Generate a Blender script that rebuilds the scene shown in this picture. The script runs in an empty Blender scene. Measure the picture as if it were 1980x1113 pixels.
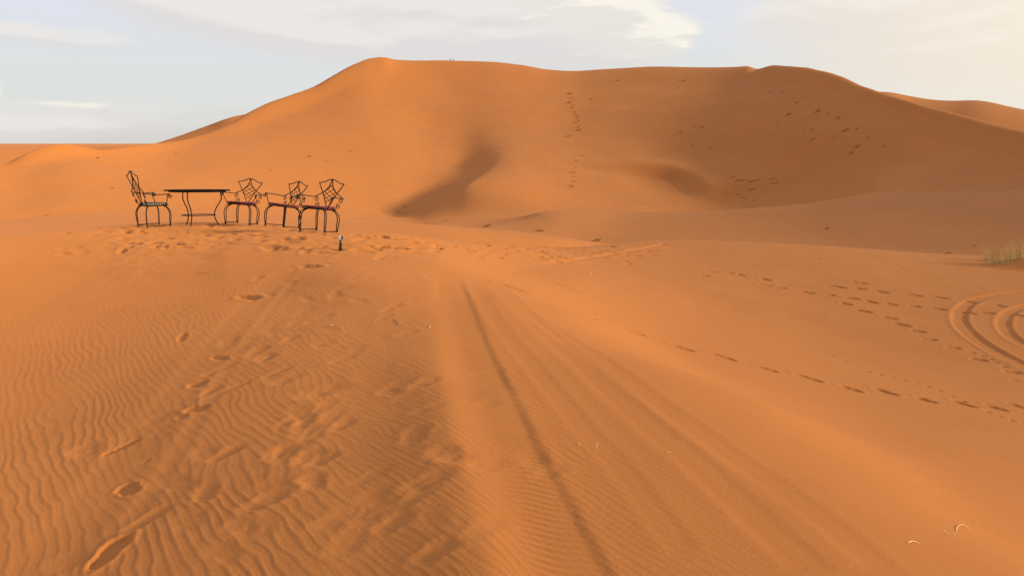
import bpy, bmesh, math, random
import numpy as np
from mathutils import Vector, Matrix

random.seed(7)
RNG = np.random.default_rng(11)
scene = bpy.context.scene
COL = scene.collection

# ---------------------------------------------------------------- camera
CAM_Z = 1.6
F_PX = 1584.0                      # focal length in photograph pixels (1980 wide)
PITCH = math.radians(10.0)
cam_d = bpy.data.cameras.new("camera")
cam_d.sensor_width = 36.0
cam_d.lens = 36.0 * F_PX / 1980.0
cam_d.clip_start = 0.05
cam_d.clip_end = 60000.0
cam = bpy.data.objects.new("camera", cam_d)
COL.objects.link(cam)
cam.location = (0, 0, CAM_Z)
cam.rotation_euler = (math.pi / 2 - PITCH, 0, 0)
scene.camera = cam
scene.cycles.use_denoising = False      # keep the fine grain of the sand

# ---------------------------------------------------------------- sun, sky, exposure
SUN_AZ = math.radians(102.0)        # clockwise from the view direction (+Y) towards +X
SUN_EL = math.radians(16.0)
sun_d = bpy.data.lights.new("sun", 'SUN')
sun_d.energy = 5.0
sun_d.angle = math.radians(7.0)    # softened by thin cloud
sun_d.color = (1.0, 0.86, 0.56)
sun = bpy.data.objects.new("sun", sun_d)
COL.objects.link(sun)
SUN_DIR = Vector((math.sin(SUN_AZ) * math.cos(SUN_EL), math.cos(SUN_AZ) * math.cos(SUN_EL), math.sin(SUN_EL)))
sun.rotation_euler = SUN_DIR.to_track_quat('Z', 'Y').to_euler()
sun.location = (60, 10, 60)

scene.view_settings.view_transform = 'Standard'
scene.view_settings.look = 'None'
EXPO = 0.15
scene.view_settings.exposure = EXPO
scene.view_settings.gamma = 1.0
scene.view_settings.use_curve_mapping = False

world = bpy.data.worlds.new("World")
scene.world = world
world.use_nodes = True


class NT:
    """small helper to write node graphs as expressions"""
    def __init__(self, tree):
        self.t = tree

    def put(self, node, idx, val):
        if val is None:
            return
        if isinstance(val, bpy.types.NodeSocket):
            self.t.links.new(val, node.inputs[idx])
        else:
            node.inputs[idx].default_value = val

    def m(self, op, a, b=None, c=None, clamp=False):
        n = self.t.nodes.new('ShaderNodeMath')
        n.operation = op
        n.use_clamp = clamp
        for i, v in enumerate((a, b, c)):
            self.put(n, i, v)
        return n.outputs[0]

    def ramp(self, v, a, b, c=0.0, d=1.0):
        n = self.t.nodes.new('ShaderNodeMapRange')
        n.interpolation_type = 'SMOOTHSTEP'
        for k, x in (('Value', v), ('From Min', a), ('From Max', b), ('To Min', c), ('To Max', d)):
            self.put(n, k, x)
        return n.outputs[0]

    def xyz(self, x, y, z):
        n = self.t.nodes.new('ShaderNodeCombineXYZ')
        for i, v in enumerate((x, y, z)):
            self.put(n, i, v)
        return n.outputs[0]

    def noise(self, vec, scale, detail=4, rough=0.5, dist=0.0):
        n = self.t.nodes.new('ShaderNodeTexNoise')
        self.put(n, 'Vector', vec)
        n.inputs['Scale'].default_value = scale
        n.inputs['Detail'].default_value = detail
        n.inputs['Roughness'].default_value = rough
        n.inputs['Distortion'].default_value = dist
        return n.outputs[0]

    def mix(self, f, a, b):
        n = self.t.nodes.new('ShaderNodeMix')
        n.data_type = 'RGBA'
        n.clamp_factor = True
        self.put(n, 0, f)
        for i, v in ((6, a), (7, b)):
            self.put(n, i, (tuple(v) + (1,)) if isinstance(v, tuple) and len(v) == 3 else v)
        return n.outputs[2]

    def mul(self, col, k):
        n = self.t.nodes.new('ShaderNodeVectorMath')
        n.operation = 'SCALE'
        self.put(n, 0, col)
        self.put(n, 3, k)
        return n.outputs[0]


def build_world():
    nt = world.node_tree
    nt.nodes.clear()
    g = NT(nt)
    out = nt.nodes.new('ShaderNodeOutputWorld')
    bg = nt.nodes.new('ShaderNodeBackground')
    bg.inputs['Strength'].default_value = 0.1
    STR = 0.1 * 2 ** EXPO          # cloud colours below are given as they appear in the picture
    sky = nt.nodes.new('ShaderNodeTexSky')
    sky.sky_type = 'NISHITA'
    sky.sun_disc = False
    sky.sun_elevation = SUN_EL
    sky.sun_rotation = SUN_AZ
    sky.air_density = 1.0
    sky.dust_density = 1.5
    sky.ozone_density = 1.5
    tc = nt.nodes.new('ShaderNodeTexCoord')
    sep = nt.nodes.new('ShaderNodeSeparateXYZ')
    nt.links.new(tc.outputs['Generated'], sep.inputs[0])
    X, Y, Z = sep.outputs
    az = g.m('ARCTAN2', X, Y)
    el = g.m('ARCSINE', Z)
    def add(*a):
        t = a[0]
        for b in a[1:]:
            t = g.m('ADD', t, b)
        return t

    def blob(el, px, py, sx, sy, amp, tilt=0.0):
        a0, e0 = (px - 990) / 1584.0, (277 - py) / 1584.0
        da = g.m('SUBTRACT', az, a0)
        de = g.m('SUBTRACT', g.m('SUBTRACT', el, e0), g.m('MULTIPLY', da, tilt))
        q = g.m('ADD', g.m('POWER', g.m('MULTIPLY', da, 1584.0 / sx), 2.0),
                g.m('POWER', g.m('MULTIPLY', de, 1584.0 / sy), 2.0))
        return g.m('MULTIPLY', g.m('EXPONENT', g.m('MULTIPLY', q, -1.0)), amp)

    def density(el):
        """cloud thickness for a direction: near the horizon the layer draws out into bands"""
        p = g.xyz(g.m('MULTIPLY', az, 2.4), g.m('MULTIPLY', el, 10.0), 0.0)
        n1 = g.noise(p, 1.6, 7, 0.52, 0.2)
        n2 = g.noise(p, 5.5, 6, 0.56, 0.25)
        bands = add(blob(el, 60, 60, 140, 40, -.15), blob(el, 380, 48, 330, 30, 0.50, -0.17), blob(el, 640, 100, 200, 34, 0.42, -0.10), blob(el, 820, 62, 300, 66, 0.50),
                    blob(el, 150, 96, 190, 17, 0.42, -0.09), blob(el, 1090, 80, 220, 80, 0.50),
                    blob(el, 1720, 70, 300, 150, 0.55, 0.1), blob(el, 110, 252, 260, 30, 0.34),
                    blob(el, 1365, 35, 75, 80, -0.50, 0.9), blob(el, 60, 42, 150, 34, -0.35), blob(el, 260, 165, 380, 34, -0.42),
                    blob(el, 850, -6, 120, 18, -0.25))
        d = g.m('ADD', g.m('MULTIPLY', g.m('SUBTRACT', n1, 0.5), 1.25), bands)
        cum = add(blob(el, 1160, 50, 105, 68, 1.1, -0.35), blob(el, 1090, 10, 120, 45, 0.9), blob(el, 1290, 82, 55, 42, 0.62), blob(el, 92, 193, 34, 20, 1.15),
                  blob(el, 20, 204, 18, 5, 0.6), blob(el, 215, 213, 80, 8, 0.65))
        c = g.m('ADD', cum, g.m('MULTIPLY', g.m('SUBTRACT', n2, 0.5), 1.1))
        return d, c, n2
    d0, c0, n2 = density(el)
    d1, c1, _ = density(g.m('ADD', el, 0.012))
    # sun side is warm and bright through the thin cloud
    sd = add(g.m('MULTIPLY', X, SUN_DIR.x), g.m('MULTIPLY', Y, SUN_DIR.y), g.m('MULTIPLY', Z, SUN_DIR.z))
    warm = g.ramp(sd, -0.08, 0.50)

    def sky_col(r, gg, b):
        return (r / STR, gg / STR, b / STR)
    air = g.mix(g.ramp(el, 0.0, 0.055), sky_col(.74, .72, .68), sky_col(.80, .83, .815))
    air = g.mix(g.ramp(el, 0.06, 0.15), air, sky_col(.81, .845, .935))
    air = g.mix(g.ramp(el, 0.2, 1.0), air, sky_col(.45, .57, .82))
    clear = g.mix(0.88, g.mul(sky.outputs[0], 0.5), air)
    clear = g.mix(g.m('MULTIPLY', warm, 0.75), clear, sky_col(.98, .88, .72))
    grey = g.mix(warm, sky_col(.75, .725, .705), sky_col(.96, .83, .67))
    lit = g.mix(warm, sky_col(.86, .82, .78), sky_col(1.0, .93, .78))
    top = g.ramp(g.m('SUBTRACT', d0, d1), -0.06, 0.20)
    ccol = g.mix(g.m('MULTIPLY', top, .9), grey, lit)
    c = g.mix(g.m('MULTIPLY', g.ramp(d0, -0.12, 0.46), 0.85), clear, ccol)
    ctop = g.ramp(g.m('ADD', g.m('SUBTRACT', c0, c1), g.m('MULTIPLY', g.m('SUBTRACT', n2, .5), .5)), -0.12, 0.18)
    cucol = g.mix(ctop, sky_col(.82, .78, .73), sky_col(.99, .94, .82))
    c = g.mix(g.m('MULTIPLY', g.ramp(c0, 0.20, 0.72), 0.85), c, cucol)
    nt.links.new(c, bg.inputs['Color'])
    nt.links.new(bg.outputs[0], out.inputs['Surface'])


build_world()

# ---------------------------------------------------------------- pixel <-> world helpers
SP, CP = math.sin(PITCH), math.cos(PITCH)


def ray(px, py):
    u, v = (px - 990.0) / F_PX, (556.5 - py) / F_PX
    return np.array((u, CP + v * SP, -SP + v * CP))


def ray_polar(px, py):
    d = ray(px, py)
    h = math.hypot(d[0], d[1])
    return math.degrees(math.atan2(d[0], d[1])), d[2] / h      # azimuth in degrees, rise per metre


# ---------------------------------------------------------------- numpy noise
_perm = RNG.permutation(4096)
_val = RNG.random(4096) * 2 - 1


def vnoise(x, y, seed=0):
    xi, yi = np.floor(x).astype(np.int64), np.floor(y).astype(np.int64)
    fx, fy = x - xi, y - yi
    fx = fx * fx * fx * (fx * (fx * 6 - 15) + 10)
    fy = fy * fy * fy * (fy * (fy * 6 - 15) + 10)

    def h(a, b):
        return _val[_perm[(_perm[(a + seed * 37) & 4095] + b) & 4095]]
    return ((h(xi, yi) * (1 - fx) + h(xi + 1, yi) * fx) * (1 - fy)
            + (h(xi, yi + 1) * (1 - fx) + h(xi + 1, yi + 1) * fx) * fy)


def fbm(x, y, seed=0, octv=4, gain=0.5):
    s, a, t = 0, 1.0, 0
    for o in range(octv):
        s = s + a * vnoise(x * 2 ** o, y * 2 ** o, seed + o)
        t += a
        a *= gain
    return s / t


def sstep(a, b, v):
    t = np.clip((v - a) / (b - a), 0, 1)
    return t * t * (3 - 2 * t)


# ---------------------------------------------------------------- terrain: polar survey table
def pchip_slopes(x, y):
    h = np.diff(x, axis=1)
    d = np.diff(y, axis=1) / h
    m = np.zeros_like(y)
    w1 = 2 * h[:, 1:] + h[:, :-1]
    w2 = h[:, 1:] + 2 * h[:, :-1]
    ok = d[:, 1:] * d[:, :-1] > 0
    with np.errstate(divide='ignore', invalid='ignore'):
        mm = (w1 + w2) / (w1 / d[:, :-1] + w2 / d[:, 1:])
    m[:, 1:-1] = np.where(ok, mm, 0)
    m[:, 0] = d[:, 0]
    m[:, -1] = d[:, -1]
    return m


def pchip_eval(x, y, q):
    """x, y: (n, k) knots; q: (n, m)"""
    m = pchip_slopes(x, y)
    n, k = x.shape
    idx = np.zeros(q.shape, dtype=np.int64)
    for j in range(1, k - 1):
        idx += q >= x[:, j:j + 1]
    take = lambda a, i: np.take_along_axis(a, i, axis=1)
    x0, x1, y0, y1 = take(x, idx), take(x, idx + 1), take(y, idx), take(y, idx + 1)
    m0, m1 = take(m, idx), take(m, idx + 1)
    h = x1 - x0
    t = np.clip((q - x0) / h, 0, 1)
    t2, t3 = t * t, t * t * t
    return (2 * t3 - 3 * t2 + 1) * y0 + (t3 - 2 * t2 + t) * h * m0 + (-2 * t3 + 3 * t2) * y1 + (t3 - t2) * h * m1


AZG = np.arange(-180, 180.001, 0.05)
ROWS = []          # each: (r over AZG, z over AZG)


def add_row(az, r, z, smooth=0.6):
    az, r, z = (np.array(a, float) for a in (az, r, z))
    o = np.argsort(az)
    az, r, z = az[o], r[o], z[o]
    # behind the camera everything eases to the mean of both ends
    rm, zm = 0.5 * (r[0] + r[-1]), 0.5 * (z[0] + z[-1])
    A = np.concatenate(([-180, -120], az, [120, 180]))
    R = np.concatenate(([rm, rm], r, [rm, rm]))
    Zv = np.concatenate(([zm, zm], z, [zm, zm]))
    q = AZG[None, :]
    rr = pchip_eval(A[None, :], R[None, :], q)[0]
    zz = pchip_eval(A[None, :], Zv[None, :], q)[0]
    if smooth:
        s = smooth / 0.05
        k = np.arange(-int(3 * s), int(3 * s) + 1)
        w = np.exp(-0.5 * (k / s) ** 2)
        w /= w.sum()
        pad = len(k) // 2
        rr = np.convolve(np.pad(rr, pad, mode='edge'), w, 'valid')
        zz = np.convolve(np.pad(zz, pad, mode='edge'), w, 'valid')
    ROWS.append((rr, zz))


def row_z(lst, smooth=1.2):            # (azimuth, r, z)
    add_row(*zip(*lst), smooth=smooth)


def row_p(lst, smooth=0.5):            # (px, py, r): the height is where that line of sight lands
    o = []
    for e in lst:
        if e[0] == 'az':
            o.append(e[1:])
            continue
        px, py, r = e
        a, s = ray_polar(px, py)
        o.append((a, r, CAM_Z + s * r))
    add_row(*zip(*o), smooth=smooth)


def tab(pairs, x):
    p = np.array(pairs, float)
    return np.interp(x, p[:, 0], p[:, 1])


# --- the ridge the camera stands on
row_z([(-60, .2, 0), (0, .2, 0), (60, .2, 0)])
row_z([(-60, 2.4, -.30), (-32, 2.4, -.20), (-10, 2.4, -.06), (0, 2.4, 0), (16, 2.4, -.01), (32, 2.4, -.05), (60, 2.4, -.25)])
row_z([(-60, 4, -.55), (-32, 4, -.36), (-12, 4, -.10), (0, 4, 0), (10, 4, -.0), (20, 4, -.07), (32, 4, -.28), (60, 4, -.8)])
row_z([(-60, 5.6, -.8), (-32, 5.6, -.49), (-12, 5.6, -.14), (0, 5.6, 0), (8, 5.6, -.02), (16, 5.6, -.15), (24, 5.6, -.42), (32, 5.6, -.76), (60, 5.6, -1.6)])
row_z([(-60, 8, -1.1), (-32, 8, -.62), (-16, 8, -.20), (-6, 8, -.01), (-1, 8, 0), (4, 8, -.14), (9, 8, -.40), (14, 8, -.66), (20, 8, -.92), (26, 8, -1.14), (32, 8, -1.32), (60, 8, -2.2)])
row_z([(-60, 9.8, -1.3), (-32, 9.8, -.60), (-16, 10, -.14), (-10, 10.2, .05), (-5, 10.5, -.0), (-2, 11, -.18), (2, 11.3, -.46), (6, 11.5, -.82), (11, 11.5, -1.22), (16, 11.5, -1.45), (24, 11.5, -1.74), (32, 11.5, -1.90), (60, 11.5, -2.6)])
row_z([(-60, 12.5, -1.5), (-32, 12.8, -.44), (-22, 13.2, -.06), (-14, 13.5, .13), (-9, 13.8, .06), (-5, 14.5, -.20), (0, 17, -.95), (5, 20, -1.5), (10, 21, -1.86), (16, 20, -2.15), (24, 18, -2.36), (32, 17, -2.45), (60, 16, -2.8)])
A_ROW = [(-900, 540, 16), (-400, 492, 16.5), (0, 458, 17), (150, 444, 17.2), (300, 433, 17.5), (430, 430, 17.6), (520, 433.5, 17.6), (600, 441, 17.4), (660, 446.5, 17.4),
         (740, 452, 18), (820, 459, 19.5), (900, 466, 21), (1000, 473, 24), (1130, 477, 28), (1300, 467, 31), (1450, 472, 31),
         (1600, 480, 31), (1900, 500, 32), (1980, 505, 32), (2400, 530, 30), (3000, 560, 24)]
row_p(A_ROW, .8)
ap = np.array(A_ROW, float)


def a_line(px):
    return np.interp(px, ap[:, 0], ap[:, 1]), np.interp(px, ap[:, 0], ap[:, 2])


lst = []
for px in (-900, -400, 0, 300, 600, 800, 1000, 1130, 1300, 1600, 1980, 2400, 3000):
    py, r = a_line(px)
    a, s = ray_polar(px, py)
    rb = r * 1.45
    lst.append((a, rb, CAM_Z + s * rb - 1.2))
row_z(lst, 1.0)
# --- low dune just behind the ridge
row_p([(-900, 575, 36), (-400, 520, 36), (0, 480, 38), (400, 450, 38), (560, 443, 39), (640, 439.5, 40), (700, 437.5, 41), (780, 440, 41), (860, 445.5, 41), (1000, 457.5, 43), (1080, 466, 45),
       (1130, 472.5, 47), (1200, 480, 50), (1300, 482, 52), (1600, 495, 53), (1980, 517, 45), (2400, 542, 42), (3000, 575, 42)], .5)
row_p([(-900, 570, 60), (-400, 520, 60), (0, 482, 64), (400, 455, 66), (700, 452, 66), (860, 460, 66), (1000, 470, 66), (1130, 484, 66),
       (1300, 482, 68), (1600, 492, 63), (1980, 512, 51), (2400, 535, 48), (3000, 560, 48)], .8)
# --- the basin floor
row_p([(-900, 560, 90), (-400, 500, 100), (0, 452, 108), (300, 427, 116), (600, 431, 114), (700, 434, 112), (800, 440, 108), (900, 449, 100),
       (1000, 456, 95), (1130, 468, 92), (1300, 463, 90), (1600, 472, 80), (1800, 478, 70), (1980, 480, 62), (2400, 450, 58), (3000, 380, 60), ('az', 68, 80, -4), ('az', 85, 80, -9)], 1.0)  # floor outside the right edge lifted as part of the added shading rise
# --- low ridge across the basin
F_ROW = [(-900, 530, 120), (-400, 480, 135), (0, 440, 142), (300, 419, 150), (600, 423, 146), (800, 434, 130), (880, 441, 122), (945, 436.5, 120), (1000, 427.5, 121),
         (1080, 413.5, 123), (1130, 414, 125), (1200, 416.5, 127), (1300, 416, 128), (1400, 413.5, 130), (1480, 407, 136), (1560, 399, 142), (1640, 385, 148), (1700, 376, 152), (1850, 371.5, 154),
         (1980, 367, 152), (2400, 315, 140), (2700, 215, 130), (3000, 90, 122)]
row_p(F_ROW + [('az', 68, 115, 6), ('az', 85, 110, -8)], .35)  # far right end: unseen dune added to cast shade over the basin
fp_ = np.array(F_ROW, float)
# --- the big dune: distance of the face at several heights, and its crest line; unseen rise on the far right is added for its shadow
TOE = [(-900, 500, 150), (-400, 455, 165), (0, 425, 198), (150, 411, 201), (300, 404, 204), (450, 404, 214), (600, 410, 223), (700, 418, 228), (790, 424, 228), (815, 424, 220),
       (840, 423, 214), (880, 421, 210), (930, 417, 209), (1000, 412, 213), (1080, 411, 221), (1200, 409, 234), (1300, 408, 243), (1370, 409, 245), (1430, 409, 243), (1500, 406, 236), (1600, 396, 223),
       (1700, 379, 209), (1850, 374, 196), (1980, 370, 186), (2400, 290, 170), (2700, 150, 160), (3000, 20, 150)]  # off-frame right end raised to shadow the basin
CREST = [(-900, 420, 200), (-400, 362, 220), (0, 321, 277), (60, 293, 283), (105, 277, 291), (125, 275, 294), (160, 281, 300), (200, 287, 310), (250, 284, 331), (300, 280, 352), (340, 275, 373),
         (400, 259, 405), (440, 241, 425), (470, 224, 440), (515, 202, 458), (560, 186, 475), (605, 170, 492), (640, 151, 505), (690, 125, 530), (722, 113.5, 543), (745, 112, 548), (762, 115.5, 556),
         (800, 117.5, 566), (873, 118, 578), (950, 121, 585), (1010, 127.5, 590), (1060, 136, 592), (1110, 138.5, 592), (1170, 135, 588), (1240, 131, 578), (1340, 131.5, 556), (1420, 130.5, 528), (1445, 129, 518),
         (1466, 135, 508), (1490, 128, 494), (1520, 127.5, 470), (1560, 131, 442), (1620, 147, 394), (1700, 177, 342), (1800, 206, 304), (1900, 232, 281),
         (1980, 252, 265), (2100, 268, 252), (2250, 235, 230), (2400, 160, 226), (2700, 60, 216), (3000, 0, 205)]  # last points on the right are invented, kept high to block the sun
D30 = [(-900, 160), (-400, 178), (0, 221), (150, 227), (300, 237), (450, 262), (600, 288), (750, 312), (830, 322), (885, 324), (915, 317), (950, 303), (990, 296), (1050, 297), (1130, 303), (1200, 308), (1280, 314), (1340, 314),
       (1400, 309), (1480, 297), (1560, 283), (1700, 258), (1850, 236), (1980, 222), (2400, 186), (3000, 162)]
D15 = [(-900, 155), (0, 209), (150, 213), (300, 220), (450, 238), (600, 256), (750, 271), (810, 275), (838, 273), (870, 262), (905, 249), (950, 247), (1000, 251), (1100, 262), (1200, 272), (1300, 279), (1370, 282), (1430, 279),
       (1500, 270), (1600, 255), (1700, 237), (1980, 206), (2400, 178), (3000, 156)]
D60 = [(-900, 172), (-400, 194), (0, 243), (150, 259), (300, 283), (450, 320), (600, 370), (750, 409), (840, 420), (890, 419), (950, 409), (1020, 401), (1100, 399), (1160, 395), (1260, 387), (1330, 376),
       (1400, 362), (1470, 346), (1550, 325), (1700, 289), (1850, 262), (1980, 243), (2400, 196), (3000, 176)]
D85 = [(-900, 185), (-400, 208), (0, 263), (150, 291), (300, 329), (450, 392), (600, 450), (720, 496), (800, 508), (880, 506), (960, 500), (1040, 496), (1120, 493), (1200, 487), (1300, 474),
       (1420, 446), (1550, 390), (1650, 338), (1750, 305), (1850, 280), (1980, 256), (2400, 212), (3000, 190)]
tp, cp_ = np.array(TOE, float), np.array(CREST, float)
row_p(TOE + [('az', 68, 140, 12), ('az', 85, 135, -6)], .6)
for t, D, sm in ((.15, D15, .4), (.3, D30, .5), (.6, D60, .7), (.85, D85, .6)):
    lst = []
    for px, r in D:
        y0 = np.interp(px, tp[:, 0], tp[:, 1])
        y1 = np.interp(px, cp_[:, 0], cp_[:, 1])
        lst.append((px, y0 + (y1 - y0) * t, r))
    row_p(lst + [('az', 68, 150 + 30 * t, 14 + 10 * t), ('az', 85, 145 + 30 * t, -6)], sm)  # wide-azimuth knots carry the added, unseen shadow-casting dune
row_p(CREST + [('az', 68, 200, 26), ('az', 85, 190, -6)], .12)  # top of the added out-of-view dune that shades the basin
# --- lee side, then further dunes and the plain out to the horizon
lst = []
for px, py, r in CREST:
    a, s = ray_polar(px, py)
    rb = r * 1.13 + 12
    lst.append((a, rb, CAM_Z + s * rb - 0.10 * rb - 2))
row_z(lst, .8)
row_p([(-900, 330, 700), (-400, 300, 700), (0, 285, 700), (250, 282, 700), (290, 279, 705), (330, 268, 705), (400, 243.5, 705), (440, 229, 700), (460, 223.5, 700), (475, 221, 700), (520, 218, 700), (640, 190, 720), (740, 150, 740), (1000, 150, 760), (1450, 155, 750), (1600, 175, 700),
       (1680, 178, 690), (1720, 179.5, 680), (1760, 187, 700), (1800, 193.5, 690), (1845, 196, 680), (1885, 195, 670), (1910, 198, 665), (1950, 207, 655), (1985, 214, 650), (2100, 240, 640), (2400, 275, 620), (3000, 285, 600)], .25)
row_z([(-60, 1000, -14), (-33, 1000, -14), (0, 1000, -14), (33, 1000, -14), (60, 1000, -14)])
row_z([(-60, 2500, -10), (0, 2500, -10), (60, 2500, -10)])
row_z([(-60, 30000, -10), (0, 30000, -10), (60, 30000, -10)])
KR = np.array([r for r, z in ROWS]).T          # (n_az, k)
KZ = np.array([z for r, z in ROWS]).T
for j in range(1, KR.shape[1]):                # knots must march outwards
    KR[:, j] = np.maximum(KR[:, j], KR[:, j - 1] * 1.03)


def knots_at(azdeg):
    f = (np.asarray(azdeg) + 180) / 0.05
    i = np.clip(np.floor(f).astype(int), 0, len(AZG) - 2)
    t = (f - i)[:, None]
    return KR[i] * (1 - t) + KR[i + 1] * t, KZ[i] * (1 - t) + KZ[i + 1] * t


def survey_grid(azs, rs):
    kr, kz = knots_at(azs)
    return pchip_eval(kr, kz, np.broadcast_to(rs[None, :], (len(azs), len(rs))))


def survey(x, y):
    x, y = np.atleast_1d(np.asarray(x, float)), np.atleast_1d(np.asarray(y, float))
    a = np.degrees(np.arctan2(x, y))
    kr, kz = knots_at(a)
    return pchip_eval(kr, kz, np.hypot(x, y)[:, None])[:, 0]


# --- ridges and slip faces added on top of the survey, in plan
def poly_dist(x, y, pts):
    """signed distance to a polyline (positive to its left), and how far along it"""
    best = np.full(x.shape, 1e9)
    bkey = np.full(x.shape, 1e9)
    sgn = np.zeros(x.shape)
    par = np.zeros(x.shape)
    n = len(pts) - 1
    for i in range(n):
        ax, ay = pts[i][:2]
        bx, by = pts[i + 1][:2]
        dx, dy = bx - ax, by - ay
        L2 = dx * dx + dy * dy + 1e-12
        tt = ((x - ax) * dx + (y - ay) * dy) / L2
        t = np.clip(tt, 0, 1)
        ex, ey = x - (ax + t * dx), y - (ay + t * dy)
        d = np.hypot(ex, ey)
        cr = (dx * (y - ay) - dy * (x - ax)) / math.sqrt(L2)
        key = d - 1e-3 * np.abs(cr)              # at a joint the segment seen more squarely decides the side
        m = key < bkey
        bkey = np.where(m, key, bkey)
        best = np.where(m, d, best)
        sgn = np.where(m, np.sign(cr), sgn)
        par = np.where(m, (i + t) / n, par)
    return best * sgn, par


def catmull(pts, n=8):
    P = [np.array(p, float) for p in pts]
    P = [2 * P[0] - P[1]] + P + [2 * P[-1] - P[-2]]
    o = []
    for i in range(1, len(P) - 2):
        for k in range(n):
            t = k / n
            o.append(0.5 * ((2 * P[i]) + (-P[i - 1] + P[i + 1]) * t + (2 * P[i - 1] - 5 * P[i] + 4 * P[i + 1] - P[i + 2]) * t * t
                            + (-P[i - 1] + 3 * P[i] - 3 * P[i + 1] + P[i + 2]) * t ** 3))
    o.append(P[-2])
    return o


_RR = np.exp(np.linspace(math.log(1.5), math.log(800), 2000))


def hit_survey(px, py, fn=None):
    d = ray(px, py)
    h = math.hypot(d[0], d[1])
    x, y = _RR * d[0] / h, _RR * d[1] / h
    g = (fn or survey)(x, y) - (CAM_Z + _RR * d[2] / h)
    k = np.argmax(g > 0)
    if g[k] <= 0:
        k = len(_RR) - 1
    f = g[k - 1] / (g[k - 1] - g[k] + 1e-12)
    r = _RR[k - 1] + f * (_RR[k] - _RR[k - 1])
    return np.array((r * d[0] / h, r * d[1] / h))


FORMS = []


def ridge(plan, height, steep, gentle, steep_left=True, ends=(0.15, 0.15)):
    pts = catmull(plan, 3)
    FORMS.append((pts, height, steep, gentle, steep_left, ends))


# polylines run from the far/upper end; steep side is the left-hand side seen walking along
ridge([(3.3, 354), (1.2, 340), (-1, 326), (-3.6, 309.5), (-6, 293), (-8, 276), (-9.8, 261), (-11.9, 250), (-14.6, 241), (-18, 234), (-22, 227), (-26.5, 219)], 2.6, 17, 34, False, (.72, .25))
ridge([(16, 308), (26, 309), (37.6, 307.6), (44, 306.5), (50, 305), (55, 303), (59.3, 299.5), (62.7, 294), (65, 287), (66, 278), (66.2, 268), (65.2, 257)], 2.6, 9, 22, False, (.4, .15))
ridge([(-79, 549), (-70, 522), (-60, 478), (-45, 420)], 1.6, 30, 40, True, (.5, .5))


def forms(x, y):
    z = np.zeros(x.shape)
    for pts, H, ws, wg, sl, (e0, e1) in FORMS:
        P = np.array(pts)
        m = 3 * max(ws, wg)
        sel = ((x > P[:, 0].min() - m) & (x < P[:, 0].max() + m) & (y > P[:, 1].min() - m) & (y < P[:, 1].max() + m))
        if not sel.any():
            continue
        d, t = poly_dist(x[sel], y[sel], pts)
        if not sl:
            d = -d
        up = np.where(d > 0, 1 - sstep(0, ws, d) * 1.0, np.exp(-(d / wg) ** 2))
        # the steep side runs out below the old surface a little: a hollow in front of the slip face
        up = up - np.where(d > 0, 0.45 * sstep(0, ws, d) * np.exp(-(np.maximum(d - ws, 0) / (ws * 1.6)) ** 2), 0)
        w = sstep(0, e0, t) * (1 - sstep(1 - e1, 1, t))
        z[sel] += H * up * w
    return z


# grass mound on the right
GM = hit_survey(1975, 512)


def base(x, y, z0=None):
    x, y = np.atleast_1d(np.asarray(x, float)), np.atleast_1d(np.asarray(y, float))
    z = (survey(x, y) if z0 is None else z0) + forms(x, y)
    r = np.hypot(x, y)
    # hummock held together by the grass
    q = np.hypot((x - GM[0] - .9) / 2.4, (y - GM[1] + .2) / 1.5)
    z = z + 0.40 * (1 - sstep(0.15, 1.0, q + 0.12 * vnoise(x * 1.1, y * 1.1, 5)))
    # broad undulation on the far sand
    far = sstep(60, 140, r)
    z = z + far * 0.9 * fbm(x * .022, y * .022, 21, 3) * np.clip(1 - sstep(450, 520, r), 0.2, 1)
    z = z + (1 - far) * 0.03 * fbm(x * .35, y * .35, 25, 3) * sstep(1.5, 6, r)
    return z


def hit(px, py):
    return hit_survey(px, py, base)


# ---------------------------------------------------------------- surface detail: ripples, wheel ruts, footprints
def ripples(x, y):
    nx, ny = 0.85, 0.527
    s, t = x * nx + y * ny, -x * ny + y * nx
    az = np.degrees(np.arctan2(x, y))
    r = np.hypot(x, y)

    def wave(lam, seed, wob, short):
        ph = s / lam + wob * vnoise(s * 1.3 / (lam * 9), t * .55 / (lam * 9), seed) * 2.6 \
            + 0.55 * vnoise(s * .35 / lam, t * .16 / lam, seed + 3) + short * vnoise(s * .8 / lam, t * .45 / lam, seed + 5)
        a = 2 * math.pi * ph
        w = np.sin(a + 0.6 * np.sin(a))
        return w - 0.35 * np.cos(2 * a)
    big = wave(0.066, 40, 0.45, 0.20)
    mid = wave(0.060, 60, 0.42, 0.18)
    fine = wave(0.042, 80, 0.30, 0.05)
    am = (0.8 + 0.2 * np.clip(0.5 + 0.9 * fbm(x * .9, y * .9, 90, 2), 0, 1.2)) * np.clip(0.85 + 0.35 * vnoise(s * 5.5, t * 2.2, 97), 0.4, 1.3)
    left = 1 - sstep(-17, -9, az + 4 * vnoise(x * .6, y * .6, 93))
    right = sstep(3, 8, az)
    ctr = (1 - left) * (1 - right)
    fade = (1 - sstep(9, 13.5, r)) * sstep(0.5, 1.5, r)
    calm = 1 - .8 * np.exp(-((x + .45 + .15 * y) / (.42 + .05 * y)) ** 2)
    patch = calm * np.clip(0.65 + 0.9 * fbm(x * .7, y * .7, 96, 2), 0.25, 1)
    z = left * 0.0011 * big * am + ctr * 0.0010 * mid * am * patch + right * 0.0008 * fine * patch * (1 - sstep(5.5, 8, r))
    z += 0.0005 * fine * ctr
    return z * fade


RUTS = []      # (points, half width, depth, wall, rim, ripple in floor)


def rut(pix, hw, depth, wall, rim=0.0, wall_left=None, n=4):
    RUTS.append((catmull([hit(*p) for p in pix], n), hw, depth, wall, rim, wall_left or wall))


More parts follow.
